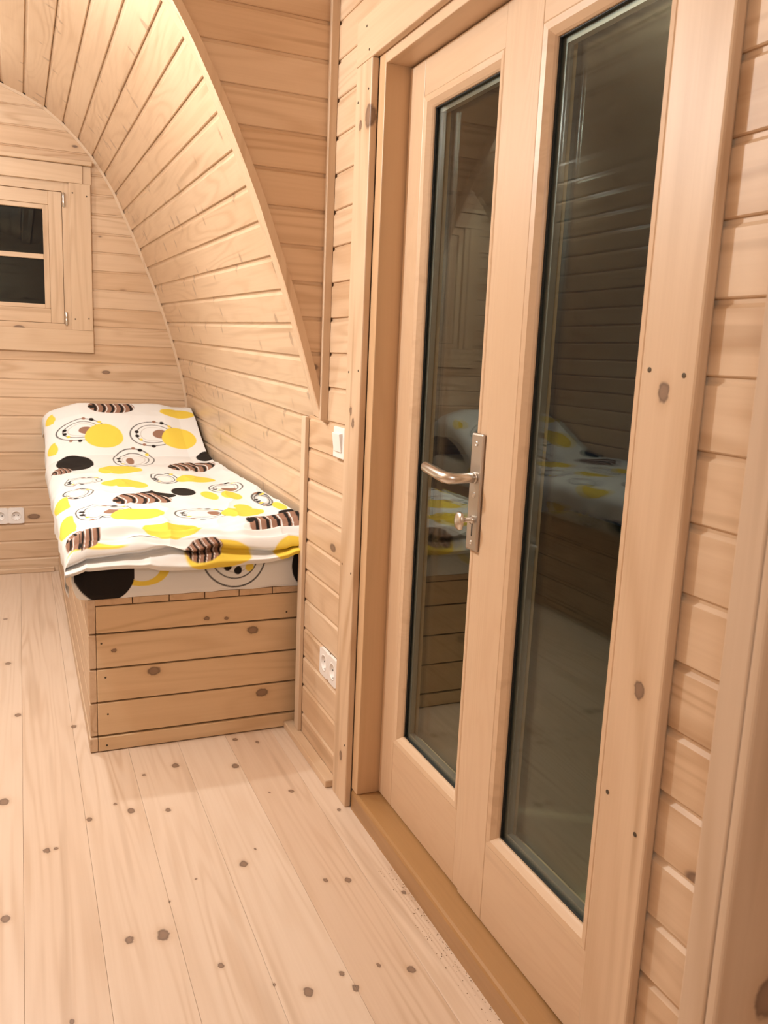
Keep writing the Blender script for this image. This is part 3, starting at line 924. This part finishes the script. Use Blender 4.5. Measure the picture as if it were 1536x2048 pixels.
def make_duvet():
    """Parametric sheet: lies on the mattress, rolls over the left edge and the foot end, climbs over the pillow."""
    # across: arc length s from the left hem
    R = .040
    xl, xr = -.676, .034
    hang = .062
    arc = R * math.pi / 2
    Lx = hang + arc + (xr - xl - R)
    Rf = .030
    yf_, yend = 2.384, 4.602
    hangf = .036
    arcf = Rf * math.pi / 2
    Ly = hangf + arcf + (yend - yf_ - Rf)
    nu, nv = 330, 900
    s = np.linspace(0, Lx, nu)
    t = np.concatenate([np.linspace(0, .42, 260, endpoint=False), np.linspace(.42, Ly, nv - 260)])
    def prof(q, hang_, R_, arc_, e0):
        out = np.zeros((len(q), 2))
        for i, v in enumerate(q):
            if v < hang_:
                out[i] = (e0, -(R_ + hang_ - v))
            elif v < hang_ + arc_:
                a = (v - hang_) / R_
                out[i] = (e0 + R_ * (1 - math.cos(a)), -R_ * (1 - math.sin(a)))
            else:
                out[i] = (e0 + R_ + (v - hang_ - arc_), 0)
        return out
    px = prof(s, hang, R, arc, xl)
    py = prof(t, hangf, Rf, arcf, yf_)
    X = np.tile(px[:, 0][None, :], (nv, 1))
    DX = np.tile(px[:, 1][None, :], (nv, 1))
    Y = np.tile(py[:, 0][:, None], (1, nu))
    DY = np.tile(py[:, 1][:, None], (1, nu))
    H = np.interp(Y, HY, HZ)
    H = H - .018 * np.clip((-.45 - X) / .2, 0, 2) ** 2 + .018 * np.clip((X + .05) / .08, 0, 1)
    # the pillow under the sheet is lower towards its two ends
    pil = np.clip((Y - 3.95) / .35, 0, 1)
    H = H - pil * (.030 * np.clip(np.abs(X + .32) / .36 - .55, 0, 1) / .45)
    ov = np.maximum(-DX, -DY)
    Z = H - ov
    U0 = X + 0 * DX; V0 = Y
    # folds
    SS, TT = np.meshgrid(s, t)
    wr = np.zeros(X.size); ws = np.zeros(X.size); wf = np.zeros(X.size)
    xf, yfl = X.ravel(), Y.ravel()
    sf, tf = SS.ravel(), TT.ravel()
    for i in range(X.size):
        a, b = sf[i], tf[i]
        wr[i] = fbm(a * 4.0, b * 2.6, 1.7, 3)
    for i in range(X.size):
        if tf[i] < .35:
            wf[i] = fbm(sf[i] * 5 + .6 * fbm(sf[i] * 4, tf[i] * 8, 3.3, 1), tf[i] * 22, 7.1, 2)
        if sf[i] < .14:
            ws[i] = fbm(sf[i] * 9, tf[i] * 9, 4.4, 2)
    wr = wr.reshape(X.shape); wf = wf.reshape(X.shape); ws = ws.reshape(X.shape)
    ridge = (1 - np.abs(wr)) ** 6
    Z = Z + .008 * wr + .007 * ridge * np.clip((3.95 - Y) / .2, .25, 1)
    ffade = np.clip((.34 - TT) / .20, 0, 1)
    Z = Z + wf * .028 * ffade * np.clip(TT / .04, 0.15, 1)
    # foot end: two rolled layers with a crease between them
    fr = np.clip(-DY / (hangf + Rf), 0, 1)
    crease = np.exp(-((fr - .50 - .12 * np.sin(SS * 9 + .6)) / .10) ** 2)
    Y = Y + np.where(DY < -1e-6, .030 * crease - .016 * np.exp(-((fr - .80) / .16) ** 2), 0) + wf * .010 * (fr > 0)
    Z = Z + .010 * np.sin(SS * 8.5 + 1.0) * fr
    sd = np.clip(-DX / (hang + R), 0, 1)
    X = X + ws * .012 * sd + np.where(DX < -1e-6, -.006 * np.sin(sd * math.pi), 0)
    # gathered roll at the free corner of the foot end
    cr = np.exp(-(((SS - .13) / .09) ** 2 + ((TT - .10) / .07) ** 2))
    Z = Z + .026 * cr
    # print coordinates follow the cloth
    U = xl + R + (SS - hang - arc)
    V = yf_ + Rf + (TT - hangf - arcf)
    U = np.where(SS < hang + arc, xl + (SS - hang - arc) * .8 + R * .6, U)
    V = np.where(TT < hangf + arcf, yf_ + Rf * .7 + (TT - hangf - arcf) * .8, V)
    Uw = U + .006 * wr; Vw = V + .012 * wr
    C = paint(Uw.ravel(), Vw.ravel(), MOTIFS, .0026)
    Pn = np.stack([X.ravel(), Y.ravel(), Z.ravel()], -1)
    return grid_mesh('duvet', Pn, nu, nv, C)

FRONTM = [('k', -.574, .545, .083, .083), ('Y', -.467, .572, .075, .075), ('C', -.196, .585, .100, .100), ('k', -.221, .546, .0125, .0125), ('k', -.189, .533, .0125, .0125), ('y', -.154, .541, .0125, .0125), ('k', .045, .545, .062, .085)]
def make_mattress():
    """Rounded block in a fitted printed sheet; dense on the two visible faces."""
    x0, x1, y0, y1, z0, z1 = -.652, .024, 2.432, 4.600, .470, .610
    # wrap: strip around front-left as one grid following the plan outline (left side, rounded corner, front), from bottom hem to top
    r = .035
    path = []
    n1, n2, n3 = 160, 14, 300
    for i in range(n1):
        path.append((x0, y1 - (y1 - y0 - r) * i / n1, -1, 0))
    for i in range(n2):
        a = math.pi / 2 * i / n2
        path.append((x0 + r - r * math.cos(a), y0 + r - r * math.sin(a), -math.cos(a), -math.sin(a)))
    for i in range(n3 + 1):
        path.append((x0 + r + (x1 - x0 - r) * i / n3, y0, 0, -1))
    nz = 70
    pts, U, V, D = [], [], [], []
    rr = .03
    for kz in range(nz):
        q = kz / (nz - 1)
        for (x, y, nx, ny) in path:
            hz = z0 - .002 + (z1 - z0) * q
            inset = 0.0
            if hz > z1 - rr:
                inset = rr - math.sqrt(max(rr * rr - (hz - z1 + rr) ** 2, 0))
            bulge = .006 * math.sin(math.pi * q) + .004 * fbm(x * 6, y * 6, hz * 9, 2)
            if q < .12:
                bulge -= .004 * (1 - q / .12)
            ox = nx * (bulge - inset); oy = ny * (bulge - inset)
            pts.append((x + ox, y + oy, max(.4692, hz) + (.004 * abs(fbm(x * 7, y * 7, 2.2, 2)) if q < .05 else 0)))
            U.append(x + (.0 if ny < -.5 else (y - y0) * -1.0))
            V.append(hz)
    Pn = np.array(pts)
    U, V = np.array(U), np.array(V)
    side = [('Y', -.80, .56, .06, .07), ('K', -1.05, .55, .07, .07), ('Y', -1.5, .55, .08, .07), ('R', -1.25, .55, .09, .07), ('K', -1.9, .55, .07, .07), ('Y', -2.3, .55, .08, .07)]
    # inside of the yellow ring is white: repaint a smaller disc
    C = paint(U, V, FRONTM + side, .0016)
    dd = np.hypot(U + .467, V - .572)
    hole = np.clip((.054 - dd) / .0016 + .5, 0, 1)[:, None] * (np.hypot(U + .574, V - .545) > .083)[:, None]
    C = C * (1 - hole) + WHITE[None, :] * hole
    nu = len(path)
    nv = nz
    me = bpy.data.meshes.new('mattress')
    idx = np.arange(nu * nv).reshape(nv, nu)
    f = np.stack([idx[:-1, :-1], idx[:-1, 1:], idx[1:, 1:], idx[1:, :-1]], -1).reshape(-1, 4).tolist()
    base = len(Pn)
    extra = [(x1, y1, z0), (x1, y1, z1 - .002)]
    top = idx[-1].tolist()
    bot = idx[0].tolist()
    allp = Pn.tolist() + extra
    f.append(list(reversed(bot)) + [base])
    f.append(top + [base + 1])
    f.append([bot[-1], top[-1], base + 1, base])
    f.append([base, base + 1, top[0], bot[0]])
    me.from_pydata(allp, [], f)
    me.update()
    bm_ = bmesh.new(); bm_.from_mesh(me)
    bmesh.ops.recalc_face_normals(bm_, faces=bm_.faces)
    bm_.to_mesh(me); bm_.free()
    for p in me.polygons:
        p.use_smooth = len(p.vertices) == 4
    set_print(me, np.concatenate([C, np.repeat(WHITE[None, :], 2, 0)]))
    me.materials.append(M['cloth'])
    return me

matt = bpy.data.objects.new('mattress', make_mattress())
COL.objects.link(matt)
tag(matt, 'mattress in a white printed sheet with a big black dot on its foot end', 'mattress')
duv = bpy.data.objects.new('duvet', make_duvet())
COL.objects.link(duv)
tag(duv, 'white duvet with yellow, black and brown striped retro circles on the bed', 'duvet')

# the matching bed across the aisle, seen mirrored in the door glass
b2 = bed.copy()
COL.objects.link(b2)
b2.location.x = 2 * XC - bed.location.x
b2.scale.x = -1
b2['label'] = 'second plank bed across the aisle, seen mirrored in the door glass'
for ch in list(bed.children):
    c2 = ch.copy()
    COL.objects.link(c2)
    c2.parent = b2
    c2.matrix_parent_inverse = ch.matrix_parent_inverse.copy()
for src, lab in ((matt, 'second mattress across the aisle, mirrored dimly in the door glass'), (duv, 'second printed duvet across the aisle, mirrored dimly in the door glass')):
    c2 = src.copy()
    COL.objects.link(c2)
    c2.scale.x = -1
    c2.location.x = 2 * XC
    c2['label'] = lab

# ------------------------------------------------------------------ partition edge close to the camera
pt = empty('partition_post', (-.12, .50, 0), 'out-of-focus upright pine board at the right edge of the photo', 'post')
box('edge_board', -.215, -.198, .497, .527, 0, 2.2, 'post', pt, .002)
box('face_board', -.2145, .0, .484, .4965, 0, 2.2, 'post', pt, .003)

# ------------------------------------------------------------------ crumbs of sawdust along the threshold
rnd = random.Random(5)
bm = bmesh.new()
for k in range(170):
    y = 1.08 + .55 * rnd.random() ** .8
    x = -.006 - .035 * rnd.random() ** 2
    r = .0006 + .0011 * rnd.random()
    a = rnd.random() * 6.28
    vv = [bm.verts.new((x + r * math.cos(a + q * 2.09), y + r * 1.4 * math.sin(a + q * 2.09), .0001)) for q in range(3)]
    tp = bm.verts.new((x, y, .0001 + r))
    for q in range(3):
        bm.faces.new((vv[q], vv[(q + 1) % 3], tp))
    bm.faces.new(vv)
M['sawdust'] = plain('sawdust_brown', (0.30, 0.20, 0.12), 0.9)
sd_ = mk('sawdust', bm, 'sawdust')
tag(sd_, 'fine brown sawdust scattered along the threshold', 'sawdust', kind='stuff')
